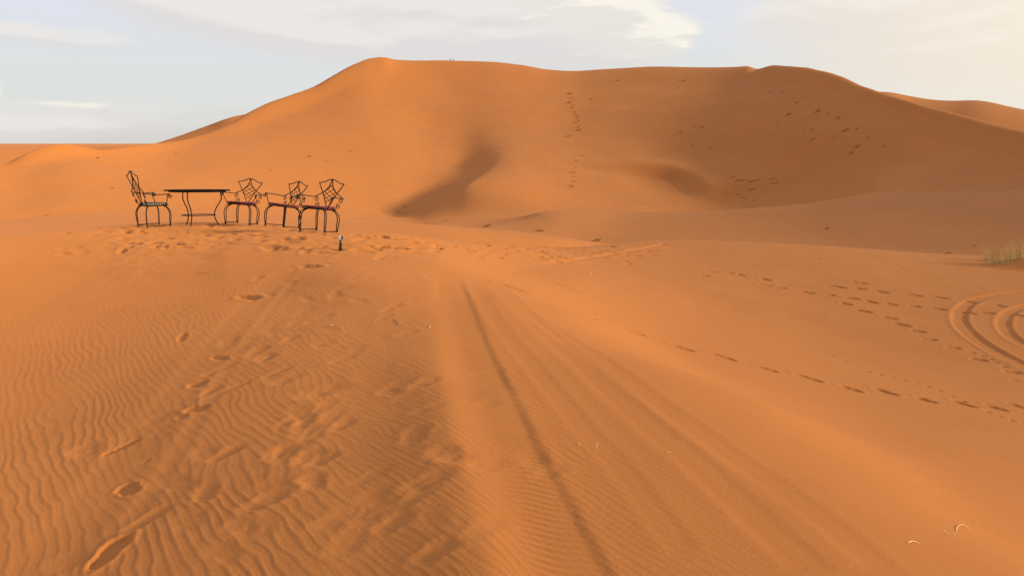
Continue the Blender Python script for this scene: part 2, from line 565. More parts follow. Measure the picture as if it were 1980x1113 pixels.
# main wheel rut, soft left wall and crisp right edge
rut([(862, 520), (880, 580), (905, 660), (945, 760), (985, 860), (1030, 960), (1072, 1050), (1110, 1140)], .15, .0070, .07, .002, .24)
rut([(935, 535), (1010, 600), (1110, 690), (1230, 800), (1350, 900), (1460, 1000), (1580, 1110)], .09, .003, .08, .002)
rut([(1000, 590), (1120, 670), (1260, 770), (1400, 870), (1560, 980), (1720, 1110)], .08, .003, .08, .002)
rut([(905, 540), (960, 620), (1040, 720), (1130, 830), (1220, 930), (1330, 1080)], .06, .002, .06, .001)
# older rut up to the table
rut([(600, 492), (535, 540), (468, 610), (400, 690), (320, 790), (225, 910), (130, 1030), (60, 1130)], .16, .0025, .14, .0005)
rut([(590, 520), (530, 590), (480, 660), (430, 730), (370, 830), (300, 940), (250, 1010)], .05, .0018, .07, .0005)
# quad bike loop on the right
rut([(2060, 560), (1985, 563), (1920, 571), (1878, 583), (1857, 602), (1856, 622), (1874, 645), (1912, 672), (1968, 702), (2040, 735)], .16, .030, .08, .012)
rut([(2060, 580), (2000, 588), (1958, 600), (1940, 618), (1945, 640), (1972, 662), (2030, 690)], .14, .027, .08, .012)
# track leaving over the crest in the middle
rut([(1050, 512), (1120, 501), (1180, 492), (1240, 481), (1290, 471)], .14, .035, .12, .01)

PRINTS = []    # (x, y, heading, length, width, depth, soft)


def foot(px, py, head_px, L=.29, W=.115, depth=.045, soft=.35):
    p = hit(px, py)
    q = hit(px + head_px[0], py + head_px[1])
    h = math.atan2(q[1] - p[1], q[0] - p[0])
    PRINTS.append((p[0], p[1], h, L, W, depth, soft))


# fresh prints, lower left
for px, py, dx, dy, L, W, D in ((212, 1066, 40, -42, .31, .125, .052), (248, 945, -30, -28, .20, .12, .040), (236, 863, 42, -20, .29, .085, .030),
                                (283, 891, 10, -10, .07, .05, .012), (380, 790, 30, -2, .20, .13, .042), (352, 806, -10, -14, .12, .09, .015),
                                (381, 743, 30, -4, .16, .12, .048), (425, 692, 40, 6, .26, .09, .030), (352, 652, 8, -26, .30, .10, .030)):
    foot(px, py, (dx, dy), L, W, D * .32, .20)
# trail along the foot of the slope, right
for i, (px, py) in enumerate(((988, 556), (1146, 615), (1222, 640), (1318, 672), (1396, 689), (1482, 713), (1562, 730), (1643, 751), (1712, 757), (1790, 773), (1864, 781), (1925, 788), (1972, 786))):
    foot(px, py, (40, 13), .42 if i % 2 == 0 else .34, .19, .042, .55)
for px, py in ((1376, 525), (1362, 532), (1412, 527), (1432, 531), (1480, 540), (1479, 551), (1510, 556), (1562, 565), (1604, 570), (1646, 576), (1612, 553), (1625, 555), (1660, 546), (1664, 558),
               (1706, 564), (1765, 570), (1818, 575), (1636, 587), (1684, 583), (1724, 588), (1769, 592), (1816, 597), (1880, 582), (1934, 591), (1872, 604), (1912, 605), (1965, 609),
               (1669, 601), (1720, 614), (1741, 627), (1775, 640), (1798, 656), (1843, 672), (1893, 695), (1956, 719), (1978, 737)):
    foot(px + random.uniform(-2, 2), py, (30, random.uniform(2, 9)), random.uniform(.30, .44), .20, random.uniform(.03, .046), .55)
# a small animal's string of tracks
for i in range(17):
    t = i / 16
    foot(1610 + 370 * t, 688 + 128 * t + 5 * math.sin(9 * t), (10, 4), .09, .07, .022, .5)
for px, py in ((1880, 681), (1900, 688), (1915, 694), (1925, 700), (1942, 708), (1585, 500), (1654, 509), (1732, 525), (1815, 541), (1900, 557)):
    foot(px, py, (10, 2), .13, .09, .03, .5)
# trampled sand around the furniture and along the path to the right
for i in range(190):
    px = random.uniform(110, 760)
    top = np.interp(px, ap[:, 0], ap[:, 1]) + 2
    py = top + 46 * random.random() ** 1.5
    if px < 230 and random.random() < .5:
        continue
    foot(px, py, (random.uniform(-30, 30), random.uniform(-3, 3)), random.uniform(.22, .42), random.uniform(.12, .22), random.uniform(.010, .028), random.uniform(.6, 1.0))
for i in range(120):
    t = random.random() ** .7
    px = 690 + 570 * t
    py = 462 + 26 * t + random.gauss(0, 1) * (7 + 4 * t) + 6 * math.sin(t * 3)
    py = max(py, float(np.interp(px, ap[:, 0], ap[:, 1])) + 3)
    foot(px, py, (30, random.uniform(-4, 6)), random.uniform(.3, .5), random.uniform(.14, .24), random.uniform(.018, .045), random.uniform(.4, .7))
for px, py in ((718, 483), (795, 487), (600, 515), (480, 575)):
    foot(px, py, (30, 1), .36, .15, .026, .6)
# old prints half filled by the wind, middle foreground
for i in range(90):
    t = random.random()
    y = 3.0 + 9.5 * t ** 1.25
    x = random.gauss(-.55 - .17 * y, .30 + .05 * y)
    PRINTS.append((x, y, random.uniform(.6, 2.4), random.uniform(.20, .34), random.uniform(.12, .2), random.uniform(.0022, .0062), random.uniform(.6, .95)))
for i in range(14):
    y = random.uniform(2.7, 6.0)
    x = random.uniform(-.55, .32) - .05 * y
    PRINTS.append((x, y, random.uniform(.4, 2.2), random.uniform(.18, .30), random.uniform(.11, .18), random.uniform(.002, .005), random.uniform(.7, 1.1)))
for px, py, D in ((622, 888, .035), (585, 820, .028), (560, 812, .028), (498, 538, .05), (492, 578, .045), (520, 690, .04), (560, 655, .035), (1062, 950 - 40, .02), (660, 822, .03), (840, 1075, .035), (760, 1015, .03)):
    foot(px, py, (20, -12), .20, .13, D * .18, .8)


def detail(x, y):
    """height of everything printed into the sand near the camera (x, y are flat arrays)"""
    r = np.hypot(x, y)
    z = np.zeros(x.shape)
    sel = r < 14
    rp = np.zeros(x.shape)
    rp[sel] = ripples(x[sel], y[sel])
    keep = np.ones(x.shape)
    # trampled texture near the furniture and the path
    tr = np.exp(-((r - 15.2) / 2.6) ** 2) * (1 - sstep(2, 10, np.degrees(np.arctan2(x, y)))) * sstep(-31, -24, np.degrees(np.arctan2(x, y)))
    z += tr * 0.022 * fbm(x * 2.6, y * 2.6, 120, 3) + tr * .008 * fbm(x * 7, y * 7, 125, 2)
    # wind-softened lumps in the middle foreground
    lump = np.exp(-((x + .35 + .13 * y) / (.75 + .07 * y)) ** 2) * (1 - sstep(9, 13, r))
    z += lump * 0.005 * fbm(x * 2.3 + y * .8, y * 1.5, 130, 3)
    for pts, hw, dep, wall_r, rim, wall_l in RUTS:
        P = np.array(pts)
        m = hw + max(wall_l, wall_r) * 4 + .2
        s = np.nonzero((x > P[:, 0].min() - m) & (x < P[:, 0].max() + m) & (y > P[:, 1].min() - m) & (y < P[:, 1].max() + m))[0]
        if len(s) == 0:
            continue
        d, t = poly_dist(x[s], y[s], pts)
        wall = np.where(d > 0, wall_r, wall_l)      # polylines run towards the camera: left bank is at negative d
        wob = 1 + .35 * vnoise(x[s] * 2.2, y[s] * 2.2, 140)
        ad = np.abs(d) + 0.006 * vnoise(x[s] * 9, y[s] * 9, 141)
        prof = 1 - sstep(hw - wall * .5, hw + wall * .5, ad)
        e = sstep(0, .10, t) * (1 - sstep(.97, 1, t))
        z[s] += e * (-dep * wob * prof + rim * np.exp(-((ad - hw - wall * .6) / (wall * .6)) ** 2))
        if wall_l > wall_r * 3:
            bd = d + hw + .17
            z[s] += e * .026 * np.exp(-(bd / np.where(bd > 0, .15, .30)) ** 2) * sstep(0.05, .5, t)
        keep[s] *= 1 - (.75 if dep > .005 else .35) * e * prof
    order = np.argsort(y, kind='stable')
    ys = y[order]
    for fx, fy, h, L, W, dep, soft in PRINTS:
        m = L * 1.1
        s = order[np.searchsorted(ys, fy - m):np.searchsorted(ys, fy + m)]
        s = s[np.abs(x[s] - fx) < m]
        if len(s) == 0:
            continue
        ca, sa = math.cos(h), math.sin(h)
        dx, dy = x[s] - fx, y[s] - fy
        a, b = (dx * ca + dy * sa) / (L * .5), (-dx * sa + dy * ca) / (W * .5)
        waist = 1 - .22 * np.exp(-((a + .12) / .3) ** 2) + .08 * a
        q = np.sqrt(a * a + (b / waist) ** 2) + .10 * vnoise(x[s] * 16, y[s] * 16, 150) + .05 * vnoise(x[s] * 45, y[s] * 45, 151)
        pit = 1 - sstep(1 - soft * .75, 1 + soft * .35, q)
        toe = 1 + .25 * np.clip(a, -1, 1) + .30 * np.exp(-((a + .6) / .3) ** 2)
        z[s] += dep * .10 * pit * vnoise(x[s] * 30, y[s] * 30, 152)
        z[s] += -dep * pit * toe + dep * .20 * np.exp(-((q - 1.28 - soft * .2) / (.16 + soft * .18)) ** 2)
        keep[s] *= 1 - (1 - sstep(.9, 1.25, q)) * (1 - .4 * min(soft, 1))
    # tiny cross ripples in the floor of the main rut come back on top
    z += rp * keep
    s2 = np.nonzero((r < 9))[0]
    d, t = poly_dist(x[s2], y[s2], RUTS[0][0])
    fl = 1 - sstep(.10, .16, np.abs(d))
    along = x[s2] * .12 + y[s2]
    z[s2] += fl * .0016 * np.sin(2 * math.pi * (along / .055 + .8 * vnoise(x[s2] * 4, y[s2] * 2, 160))) * (1 - sstep(5.5, 8, r[s2]))
    return z


def ground_z(x, y, with_detail=True):
    x, y = np.atleast_1d(np.asarray(x, float)), np.atleast_1d(np.asarray(y, float))
    z = base(x, y)
    if with_detail:
        z = z + np.where(np.hypot(x, y) < 36, detail(x, y), 0)
    return z


# ---------------------------------------------------------------- materials
def mat(name):
    m = bpy.data.materials.new(name)
    m.use_nodes = True
    nt = m.node_tree
    b = nt.nodes['Principled BSDF']
    return m, nt, b, NT(nt)


def bump(nt, g, h, strength, dist, normal=None):
    n = nt.nodes.new('ShaderNodeBump')
    n.inputs['Strength'].default_value = strength
    n.inputs['Distance'].default_value = dist
    g.put(n, 'Height', h)
    if normal is not None:
        g.put(n, 'Normal', normal)
    return n.outputs[0]


def sand_material():
    m, nt, b, g = mat("orange_sand")
    geo = nt.nodes.new('ShaderNodeNewGeometry')
    P = geo.outputs['Position']
    broad = g.noise(P, 0.035, 3, 0.5)
    midn = g.noise(P, 0.9, 4, 0.55)
    grain = g.noise(P, 260.0, 2, 0.6)
    grain2 = g.noise(P, 38.0, 4, 0.7)
    c = g.mix(g.ramp(broad, .35, .68), (0.455, 0.162, 0.042), (0.438, 0.161, 0.046))
    mp = nt.nodes.new('ShaderNodeMapping')
    mp.inputs['Rotation'].default_value = (0, 0, 0.55)
    mp.inputs['Scale'].default_value = (1.0, 0.22, 1.0)
    nt.links.new(P, mp.inputs['Vector'])
    streak = g.noise(mp.outputs[0], 0.35, 5, 0.6)
    c = g.mix(g.m('MULTIPLY', g.ramp(streak, .42, .72), .30), c, (0.495, 0.183, 0.052))
    c = g.mix(g.m('MULTIPLY', g.ramp(midn, .40, .75), .35), c, (0.400, 0.142, 0.039))
    c = g.mix(g.m('MULTIPLY', g.ramp(grain, .48, .74), .55), c, (0.28, 0.092, 0.030))
    c = g.mix(g.m('MULTIPLY', g.ramp(grain2, .52, .78), .40), c, (0.530, 0.206, 0.063))
    nt.links.new(c, b.inputs['Base Color'])
    b.inputs['Roughness'].default_value = 0.95
    b.inputs['Specular IOR Level'].default_value = 0.12
    b.inputs['Diffuse Roughness'].default_value = 0.6
    n1 = bump(nt, g, grain, .35, .0015)
    n2 = bump(nt, g, grain2, .40, .005, n1)
    nt.links.new(n2, b.inputs['Normal'])
    return m


def simple(name, col, rough=.6, metal=0.0, var=.25, scale=30.0, spec=.4):
    m, nt, b, g = mat(name)
    tc = nt.nodes.new('ShaderNodeTexCoord')
    n = g.noise(tc.outputs['Object'], scale, 4, .6)
    dark = tuple(c * (1 - var) for c in col)
    lite = tuple(min(1, c * (1 + var)) for c in col)
    nt.links.new(g.mix(g.ramp(n, .3, .7), dark, lite), b.inputs['Base Color'])
    nt.links.new(g.ramp(n, .2, .8, rough * .85, min(1, rough * 1.1)), b.inputs['Roughness'])
    b.inputs['Metallic'].default_value = metal
    b.inputs['Specular IOR Level'].default_value = spec
    nt.links.new(bump(nt, g, n, .15, .002), b.inputs['Normal'])
    return m


M_SAND = sand_material()
M_IRON = simple("wrought_iron", (.008, .006, .006), .6, .0, .4, 60, .25)
M_TABLE = simple("table_black", (.010, .008, .007), .85, .0, .3, 12, .03)
M_RED = simple("red_cushion", (.15, .022, .026), .9, 0, .3, 40, .2)
M_STRAW = simple("dry_straw", (.62, .45, .24), .8, 0, .2, 60, .2)
M_BLACK = simple("black_plastic", (.012, .012, .013), .45, 0, .2, 50)
M_GREYP = simple("silver_grey_case", (.50, .50, .51), .4, .1, .1, 50)
M_GLASS = simple("lens_glass", (.01, .01, .014), .08, 0, .1, 20, .6)
M_GRASS = simple("pale_green_grass", (.42, .33, .13), .8, 0, .35, 8, .2)
M_SHRUB = simple("dry_shrub", (.20, .125, .050), .9, 0, .4, 4, .1)
M_CLOTH = simple("dark_clothes", (.03, .03, .04), .9, 0, .3, 10)
M_HAIR = simple("dark_hair", (.02, .015, .012), .8, 0, .2, 10)


def patterned_cushion():
    m, nt, b, g = mat("black_white_cushion")
    tc = nt.nodes.new('ShaderNodeTexCoord')
    w = nt.nodes.new('ShaderNodeTexWave')
    w.wave_type = 'BANDS'
    w.bands_direction = 'Y'
    w.inputs['Scale'].default_value = 7.5
    w.inputs['Distortion'].default_value = 3.5
    w.inputs['Detail'].default_value = 1.5
    nt.links.new(tc.outputs['Object'], w.inputs['Vector'])
    c = g.mix(g.ramp(w.outputs['Color'], .55, .65), (.015, .012, .012), (.34, .28, .23))
    nt.links.new(c, b.inputs['Base Color'])
    b.inputs['Roughness'].default_value = .95
    b.inputs['Specular IOR Level'].default_value = .05
    return m


M_PATT = patterned_cushion()


# ---------------------------------------------------------------- object helpers
def link_mesh(name, me, material, parent=None, smooth=True):
    o = bpy.data.objects.new(name, me)
    COL.objects.link(o)
    if material and not me.materials:
        me.materials.append(material)
    if smooth:
        me.polygons.foreach_set('use_smooth', [True] * len(me.polygons))
    if parent:
        o.parent = parent
    return o


def tag(o, label, cat, group=None):
    o['label'] = label
    o['category'] = cat
    if group:
        o['group'] = group
    return o


def thing(name, label, cat, group=None):
    o = bpy.data.objects.new(name, None)
    o.empty_display_size = .1
    COL.objects.link(o)
    return tag(o, label, cat, group)


class MB:
    def __init__(self):
        self.v, self.f = [], []

    def tube(self, pts, rad, sides=6, closed=False):
        P = [Vector(p) for p in pts]
        n = len(P)
        R = rad if hasattr(rad, '__len__') else [rad] * n
        b0 = len(self.v)
        up = None
        for i, p in enumerate(P):
            a = P[(i - 1) % n] if (closed or i > 0) else p
            c = P[(i + 1) % n] if (closed or i < n - 1) else p
            t = (c - a)
            t = t.normalized() if t.length > 1e-9 else Vector((0, 0, 1))
            if up is None:
                up = t.orthogonal().normalized()
            up = (up - t * up.dot(t))
            up = up.normalized() if up.length > 1e-6 else t.orthogonal().normalized()
            w = t.cross(up)
            for k in range(sides):
                th = 2 * math.pi * k / sides
                self.v.append(p + (up * math.cos(th) + w * math.sin(th)) * R[i])
        for i in range(n if closed else n - 1):
            j = (i + 1) % n
            for k in range(sides):
                l = (k + 1) % sides
                self.f.append((b0 + i * sides + k, b0 + i * sides + l, b0 + j * sides + l, b0 + j * sides + k))
        if not closed:
            self.f.append(tuple(b0 + k for k in reversed(range(sides))))
            self.f.append(tuple(b0 + (n - 1) * sides + k for k in range(sides)))

    def loft(self, rings, cap=True):
        b0 = len(self.v)
        m = len(rings[0])
        for rg in rings:
            self.v.extend(Vector(p) for p in rg)
        for i in range(len(rings) - 1):
            for k in range(m):
                l = (k + 1) % m
                self.f.append((b0 + i * m + k, b0 + i * m + l, b0 + (i + 1) * m + l, b0 + (i + 1) * m + k))
        if cap:
            self.f.append(tuple(b0 + k for k in reversed(range(m))))
            self.f.append(tuple(b0 + (len(rings) - 1) * m + k for k in range(m)))

    def box(self, c, s, bev=.0):
        x, y, z = s[0] / 2, s[1] / 2, s[2] / 2
        b = bev

        def rg(zz, i):
            X, Y = x - i, y - i
            q = min(b, X * .9, Y * .9) or 1e-4
            return [(c[0] + a, c[1] + d, c[2] + zz) for a, d in ((X - q, -Y), (X, -Y + q), (X, Y - q), (X - q, Y), (-X + q, Y), (-X, Y - q), (-X, -Y + q), (-X + q, -Y))]
        self.loft([rg(-z, b), rg(-z + b, 0), rg(z - b, 0), rg(z, b)])

    def build(self, name, material, parent=None, smooth=True):
        me = bpy.data.meshes.new(name)
        me.from_pydata([tuple(v) for v in self.v], [], self.f)
        me.update()
        return link_mesh(name, me, material, parent, smooth)


# ---------------------------------------------------------------- the ground sheet
def build_ground():
    fine = np.arange(-35.5, 35.501, 0.1)
    az = np.concatenate((np.arange(-180, -62, 4.0), np.arange(-60, -35.6, .6), fine, np.arange(36.1, 60, .6), np.arange(62, 180, 4.0)))
    rr = list(np.linspace(.25, 2.2, 22))
    r = 2.3
    while r < 30000:
        rr.append(r)
        if r < 8.37:
            r += r * r / 1400
        elif r < 31:
            r += .05
        elif r < 85:
            r *= 1.025
        elif r < 720:
            r *= 1.0085
        else:
            r *= 1.07
    rr.append(30000)
    rr = np.array(rr)
    nA, nR = len(az), len(rr)
    A = np.radians(az)
    X = np.outer(np.sin(A), rr)
    Y = np.outer(np.cos(A), rr)
    Z = base(X.ravel(), Y.ravel(), survey_grid(az, rr).ravel())
    x, y = X.ravel(), Y.ravel()
    near = np.nonzero((np.hypot(x, y) < 34) & (np.abs(np.degrees(np.arctan2(x, y))) < 62))[0]
    Z[near] += detail(x[near], y[near])
    co = np.empty((nA * nR + 1, 3), np.float32)
    co[:-1, 0], co[:-1, 1], co[:-1, 2] = x, y, Z
    co[-1] = (0, 0, 0)
    i = np.arange(nA)[:, None]
    j = np.arange(nR - 1)[None, :]
    i2 = (i + 1) % nA
    quads = np.stack((i * nR + j, i * nR + j + 1, i2 * nR + j + 1, i2 * nR + j), -1).reshape(-1, 4)[:, ::-1]
    ii = np.arange(nA)
    tris = np.stack((ii * nR, np.full(nA, nA * nR), ((ii + 1) % nA) * nR), -1)[:, ::-1]
    me = bpy.data.meshes.new("sand_ground")
    me.vertices.add(len(co))
    me.vertices.foreach_set('co', co.ravel())
    loops = np.concatenate((quads.ravel(), tris.ravel())).astype(np.int32)
    me.loops.add(len(loops))
    me.loops.foreach_set('vertex_index', loops)
    starts = np.concatenate((np.arange(len(quads)) * 4, len(quads) * 4 + np.arange(nA) * 3)).astype(np.int32)
    me.polygons.add(len(starts))
    me.polygons.foreach_set('loop_start', starts)
    me.update(calc_edges=True)
    me.validate()
    me.materials.append(M_SAND)
    me.polygons.foreach_set('use_smooth', np.ones(len(me.polygons), bool))
    o = bpy.data.objects.new("sand_ground", me)
    COL.objects.link(o)
    o['kind'] = 'structure'
    return o


build_ground()


# ---------------------------------------------------------------- placing things on the sand
def ground_frame(x, y, yaw, half=.25, sink=.0, roll=0.0):
    """matrix that stands a thing on the sloping sand at (x, y), turned by yaw"""
    c, sn = math.cos(yaw), math.sin(yaw)
    ex, ey = Vector((c, sn, 0)), Vector((-sn, c, 0))
    P = [(x + ex.x * half, y + ex.y * half), (x - ex.x * half, y - ex.y * half), (x + ey.x * half, y + ey.y * half), (x - ey.x * half, y - ey.y * half)]
    z = base([p[0] for p in P], [p[1] for p in P])
    ax = Vector((2 * half * c, 2 * half * sn, z[0] - z[1])).normalized()
    ay = Vector((-2 * half * sn, 2 * half * c, z[2] - z[3])).normalized()
    n = ax.cross(ay).normalized()
    ay = n.cross(ax)
    m = Matrix((ax, ay, n)).transposed().to_4x4()
    m = Matrix.Translation((x, y, float(z.mean()) - sink)) @ Matrix.Rotation(roll, 4, 'Y') @ m
    return m


def curve3(pts, n=6):
    return [tuple(p) for p in catmull(pts, n)]


def spiral(cx, cz, r0, turns, start, steps=18, r1=.25):
    o = []
    for k in range(steps + 1):
        t = k / steps
        a = start + turns * 2 * math.pi * t
        r = r0 * (1 - t * (1 - r1))
        o.append((cx + r * math.cos(a), cz + r * math.sin(a)))
    return o


# ---------------------------------------------------------------- wrought iron armchair
def make_chair(label, cushion_mat, top=.96, rake=.25, rod=.0092):
    root = thing('armchair', label, 'chair', 'wrought iron armchairs around the table on the dune')
    SZ = .43
    k = (top - .44) / .52

    def bk(x, z):                                     # a point of the back, drawn upright at x, z
        zz = SZ + (z - SZ) * k
        return (x, .19 + (zz - SZ) * rake, zz)
    # backrest outline
    m = MB()
    m.tube(curve3([bk(*p) for p in ((-.27, .89), (-.19, .897), (-.11, .93), (-.05, .955), (0, .962), (.05, .955), (.11, .93), (.19, .897), (.27, .89))], 4), rod)
    for sx in (-1, 1):
        m.tube(curve3([bk(sx * x, z) for x, z in ((.27, .89), (.215, .80), (.155, .71), (.10, .61), (.05, .52), (.012, .445))], 5), rod)
        m.tube(curve3([bk(sx * x, z) for x, z in ((.006, .955), (.025, .87), (.07, .79), (.155, .71), (.25, .66), (.315, .622))], 5), rod)
    back = m.build('back_frame', M_IRON, root)
    # diamond lattice inside the leaf
    edge = [(.012, .93), (.030, .86), (.070, .79), (.120, .735), (.140, .69), (.112, .63), (.080, .575), (.048, .515), (.018, .455)]

    def E(t, sx):
        t = min(max(t, 0), 1) * (len(edge) - 1)
        i = min(int(t), len(edge) - 2)
        f = t - i
        return bk(sx * (edge[i][0] * (1 - f) + edge[i + 1][0] * f), edge[i][1] * (1 - f) + edge[i + 1][1] * f)
    m = MB()
    for t0 in (.12, .26, .40, .54):
        for sx in (-1, 1):
            m.tube([E(t0, sx), E(t0 + .30, -sx)], rod * .6, 5)
    m.build('lattice', M_IRON, back)
    # scrolls either side of the back
    for sx in (-1, 1):
        m = MB()
        a = spiral(.275, .585, .052, 1.35, .75)
        m.tube([bk(sx * x, z) for x, z in a], rod * .85, 5)
        b = spiral(.235, .485, .050, 1.3, 1.9)
        m.tube([bk(sx * x, z) for x, z in b], rod * .85, 5)
        m.build('scroll', M_IRON, back)
    # arms, splayed towards the front
    for sx in (-1, 1):
        m = MB()
        p0 = bk(sx * .315, .622)
        pts = [p0, (sx * .335, .05, .635), (sx * .36, -.12, .642), (sx * .372, -.215, .645)]
        sp = spiral(-.215, .603, .042, 1.3, math.pi / 2)
        sp = [(-.215 - (yy + .215), zz) for yy, zz in sp]          # curl forwards and down
        m.tube(curve3(pts, 4) + [(sx * .373, yy, zz) for yy, zz in sp[1:]], rod)
        arm = m.build('arm', M_IRON, root)
        m = MB()
        m.tube(curve3([(sx * .366, -.165, .642), (sx * .350, -.165, .57), (sx * .305, -.175, .50), (sx * .262, -.18, .43)], 4), rod * .9)
        m.build('arm_post', M_IRON, arm)
    # seat rim
    m = MB()
    rim = [(-.27, -.22), (.27, -.22), (.215, .20), (-.215, .20)]
    out = []
    for i in range(4):
        a, b, c = Vector(rim[i - 1]), Vector(rim[i]), Vector(rim[(i + 1) % 4])
        for q in range(5):
            t = q / 4
            p = (b + (a - b).normalized() * .06) * (1 - t) ** 2 + b * 2 * t * (1 - t) + (b + (c - b).normalized() * .06) * t * t
            out.append((p.x, p.y, SZ - .012))
    m.tube(out, .011, 6, True)
    m.build('seat_frame', M_IRON, root)
    # cushion
    m = MB()
    rings = []
    for z, sc in ((0, .90), (.005, .97), (.014, 1.0), (.024, .985), (.032, .93), (.035, .80)):
        rings.append([(p[0] * sc, p[1] * sc, SZ + z + .006 * math.sin(9 * p[0]) * math.sin(7 * p[1])) for p in out])
    m.loft(rings)
    m.build('cushion', cushion_mat, root)
    # four double-rod cabriole legs
    for sx, sy, tx, ty in ((-1, -1, .20, .15), (1, -1, .20, .15), (-1, 1, .16, .14), (1, 1, .16, .14)):
        m = MB()
        for off in (0, .038):
            w = tx + .095
            d = ty + .085
            pts = [(sx * (tx - off), sy * (ty - off * .2), .415), (sx * (tx + .065 - off), sy * (ty + .055 - off * .2), .365), (sx * (w - off), sy * (d - off * .2), .27),
                   (sx * (w - .004 - off), sy * (d - .002 - off * .2), .15), (sx * (w - .018 - off * .6), sy * (d - .012), .04), (sx * (w - .022 - off * .3), sy * (d - .012), -.03)]
            m.tube(curve3(pts, 4), rod)
        m.build('leg', M_IRON, root)
    for sx in (-1, 1):
        m = MB()
        m.tube([(sx * .271, -.225, .028), (sx * .233, .215, .028)], rod * .9)
        m.build('stretcher', M_IRON, root)
    return root


def az_of(px):
    return math.atan((px - 990.0) / F_PX)


CHAIRS = [  # px, py, yaw seen from the camera (deg), roll (deg), top, cushion, label
    (297, 437, 112, 0, 1.09, M_PATT, "black iron armchair with black and white patterned cushion, left of the table"),
    (469, 433, -27, 1.5, .95, M_RED, "black iron armchair with red cushion, beside the table's right end"),
    (547, 439, -48, 4, .95, M_RED, "black iron armchair with dark red cushion, between the two other red-cushioned chairs"),
    (618, 448, -36, 3.5, .96, M_RED, "rightmost black iron armchair, red cushion, beside the small camera on the sand"),
]
for px, py, yaw, roll, top, cm, lab in CHAIRS:
    p = hit(px, py)
    o = make_chair(lab, cm, top, .25 if top < 1 else .27)
    o.matrix_world = ground_frame(p[0], p[1], math.radians(yaw) - az_of(px), .24, .0, math.radians(roll)) @ Matrix.Scale(.96, 4)


# ---------------------------------------------------------------- round table
def make_table():
    root = thing('round_table', "round black table on curved iron legs, between the patterned and red armchairs", 'table')
    m = MB()

    def circ(r, z, n=48):
        return [(r * math.cos(2 * math.pi * i / n), r * math.sin(2 * math.pi * i / n), z) for i in range(n)]
    m.loft([circ(.615, .690), circ(.63, .694), circ(.638, .698), circ(.638, .708), circ(.63, .714), circ(.60, .716)])
    top = m.build('table_top', M_TABLE, root)
    m = MB()
    m.loft([circ(.535, .671), circ(.54, .668), circ(.545, .671), circ(.545, .690)])
    m.build('apron', M_TABLE, top)
    for a in (4, 126, 242):
        a = math.radians(a)
        m = MB()
        pts = [(.44, .67), (.45, .60), (.455, .53), (.415, .45), (.345, .34), (.31, .235), (.318, .13), (.36, .04), (.385, -.04)]
        m.tube([(r * math.cos(a), r * math.sin(a), z) for r, z in curve3(pts, 4)], .0115)
        m.build('leg', M_IRON, root)
    m = MB()
    m.tube(circ(.325, .205, 40), .009, 6, True)
    m.build('leg_ring', M_IRON, root)
    return root


p = hit(385, 435)
tb = make_table()
tb.matrix_world = ground_frame(p[0], p[1], .42, .35, .0, math.radians(-1.4)) @ Matrix.Rotation(-.42, 4, 'Z') @ Matrix.Rotation(math.radians(-1.4), 4, 'X') @ Matrix.Rotation(.42, 4, 'Z') @ Matrix.Scale(.96, 4)


# ---------------------------------------------------------------- small camera on a folded tripod
def make_action_camera():
    root = thing('action_camera', "small silver camera on black folded tripod standing in the sand by the chairs", 'camera')

    def circ(r, z, n=12, cx=0, cy=0):
        return [(cx + r * math.cos(2 * math.pi * i / n), cy + r * math.sin(2 * math.pi * i / n), z) for i in range(n)]
    for i in range(3):
        a = 2 * math.pi * i / 3 + .4
        m = MB()
        c = (math.cos(a), math.sin(a))
        m.loft([circ(.015, -.02, 10, .020 * c[0], .020 * c[1]), circ(.019, .0, 10, .020 * c[0], .020 * c[1]), circ(.017, .06, 10, .016 * c[0], .016 * c[1]), circ(.012, .11, 10, .010 * c[0], .010 * c[1])])
        m.build('tripod_leg', M_BLACK, root)
    m = MB()
    m.loft([circ(.014, .105), circ(.028, .112), circ(.030, .130), circ(.026, .142), circ(.010, .148), circ(.009, .158)])
    m.build('collar', M_BLACK, root)
    m = MB()
    m.loft([circ(.008, .150), circ(.018, .160), circ(.021, .170), circ(.012, .180), circ(.011, .192), circ(.030, .194), circ(.030, .200)])
    m.build('ball_head', M_BLACK, root)
    m = MB()
    m.box((-.004, 0, .232), (.082, .034, .062), .006)
    body = m.build('camera_body', M_GREYP, root)
    m = MB()

    def ring(r, y):
        return [(.018 + r * math.cos(2 * math.pi * i / 14), y, .240 + r * math.sin(2 * math.pi * i / 14)) for i in range(14)]
    m.loft([ring(.019, -.014), ring(.019, -.026), ring(.014, -.028)])
    m.build('lens', M_GLASS, body)
    m = MB()
    m.box((.026, .0, .235), (.030, .040, .066), .004)
    m.build('side_grip', M_BLACK, body)
    m = MB()
    m.box((-.020, -.018, .246), (.022, .006, .016), .002)
    m.build('front_screen', M_GLASS, body)
    return root


p = hit(659, 482)
ac = make_action_camera()
ac.matrix_world = Matrix.Translation((p[0], p[1], float(ground_z(p[0], p[1])[0]))) @ Matrix.Rotation(math.radians(38), 4, 'Z') @ Matrix.Scale(.80, 4)


# ---------------------------------------------------------------- grass on the mound
def blade(m, x, y, z, h, lean, ang, w, droop=.3):
    """one flat, tapering, drooping blade"""
    ca, sa = math.cos(ang), math.sin(ang)
    pa, qa = -sa, ca
    b0 = len(m.v)
    for k in range(4):
        t = k / 3
        d = lean * h * (t + droop * t * t)
        ww = w * (1 - t * .85)
        cx, cy, cz = x + ca * d, y + sa * d, z + h * (t - droop * .35 * t * t * lean)
        m.v.append(Vector((cx + pa * ww, cy + qa * ww, cz)))
        m.v.append(Vector((cx - pa * ww, cy - qa * ww, cz)))
    for k in range(3):
        m.f.append((b0 + 2 * k, b0 + 2 * k + 1, b0 + 2 * k + 3, b0 + 2 * k + 2))


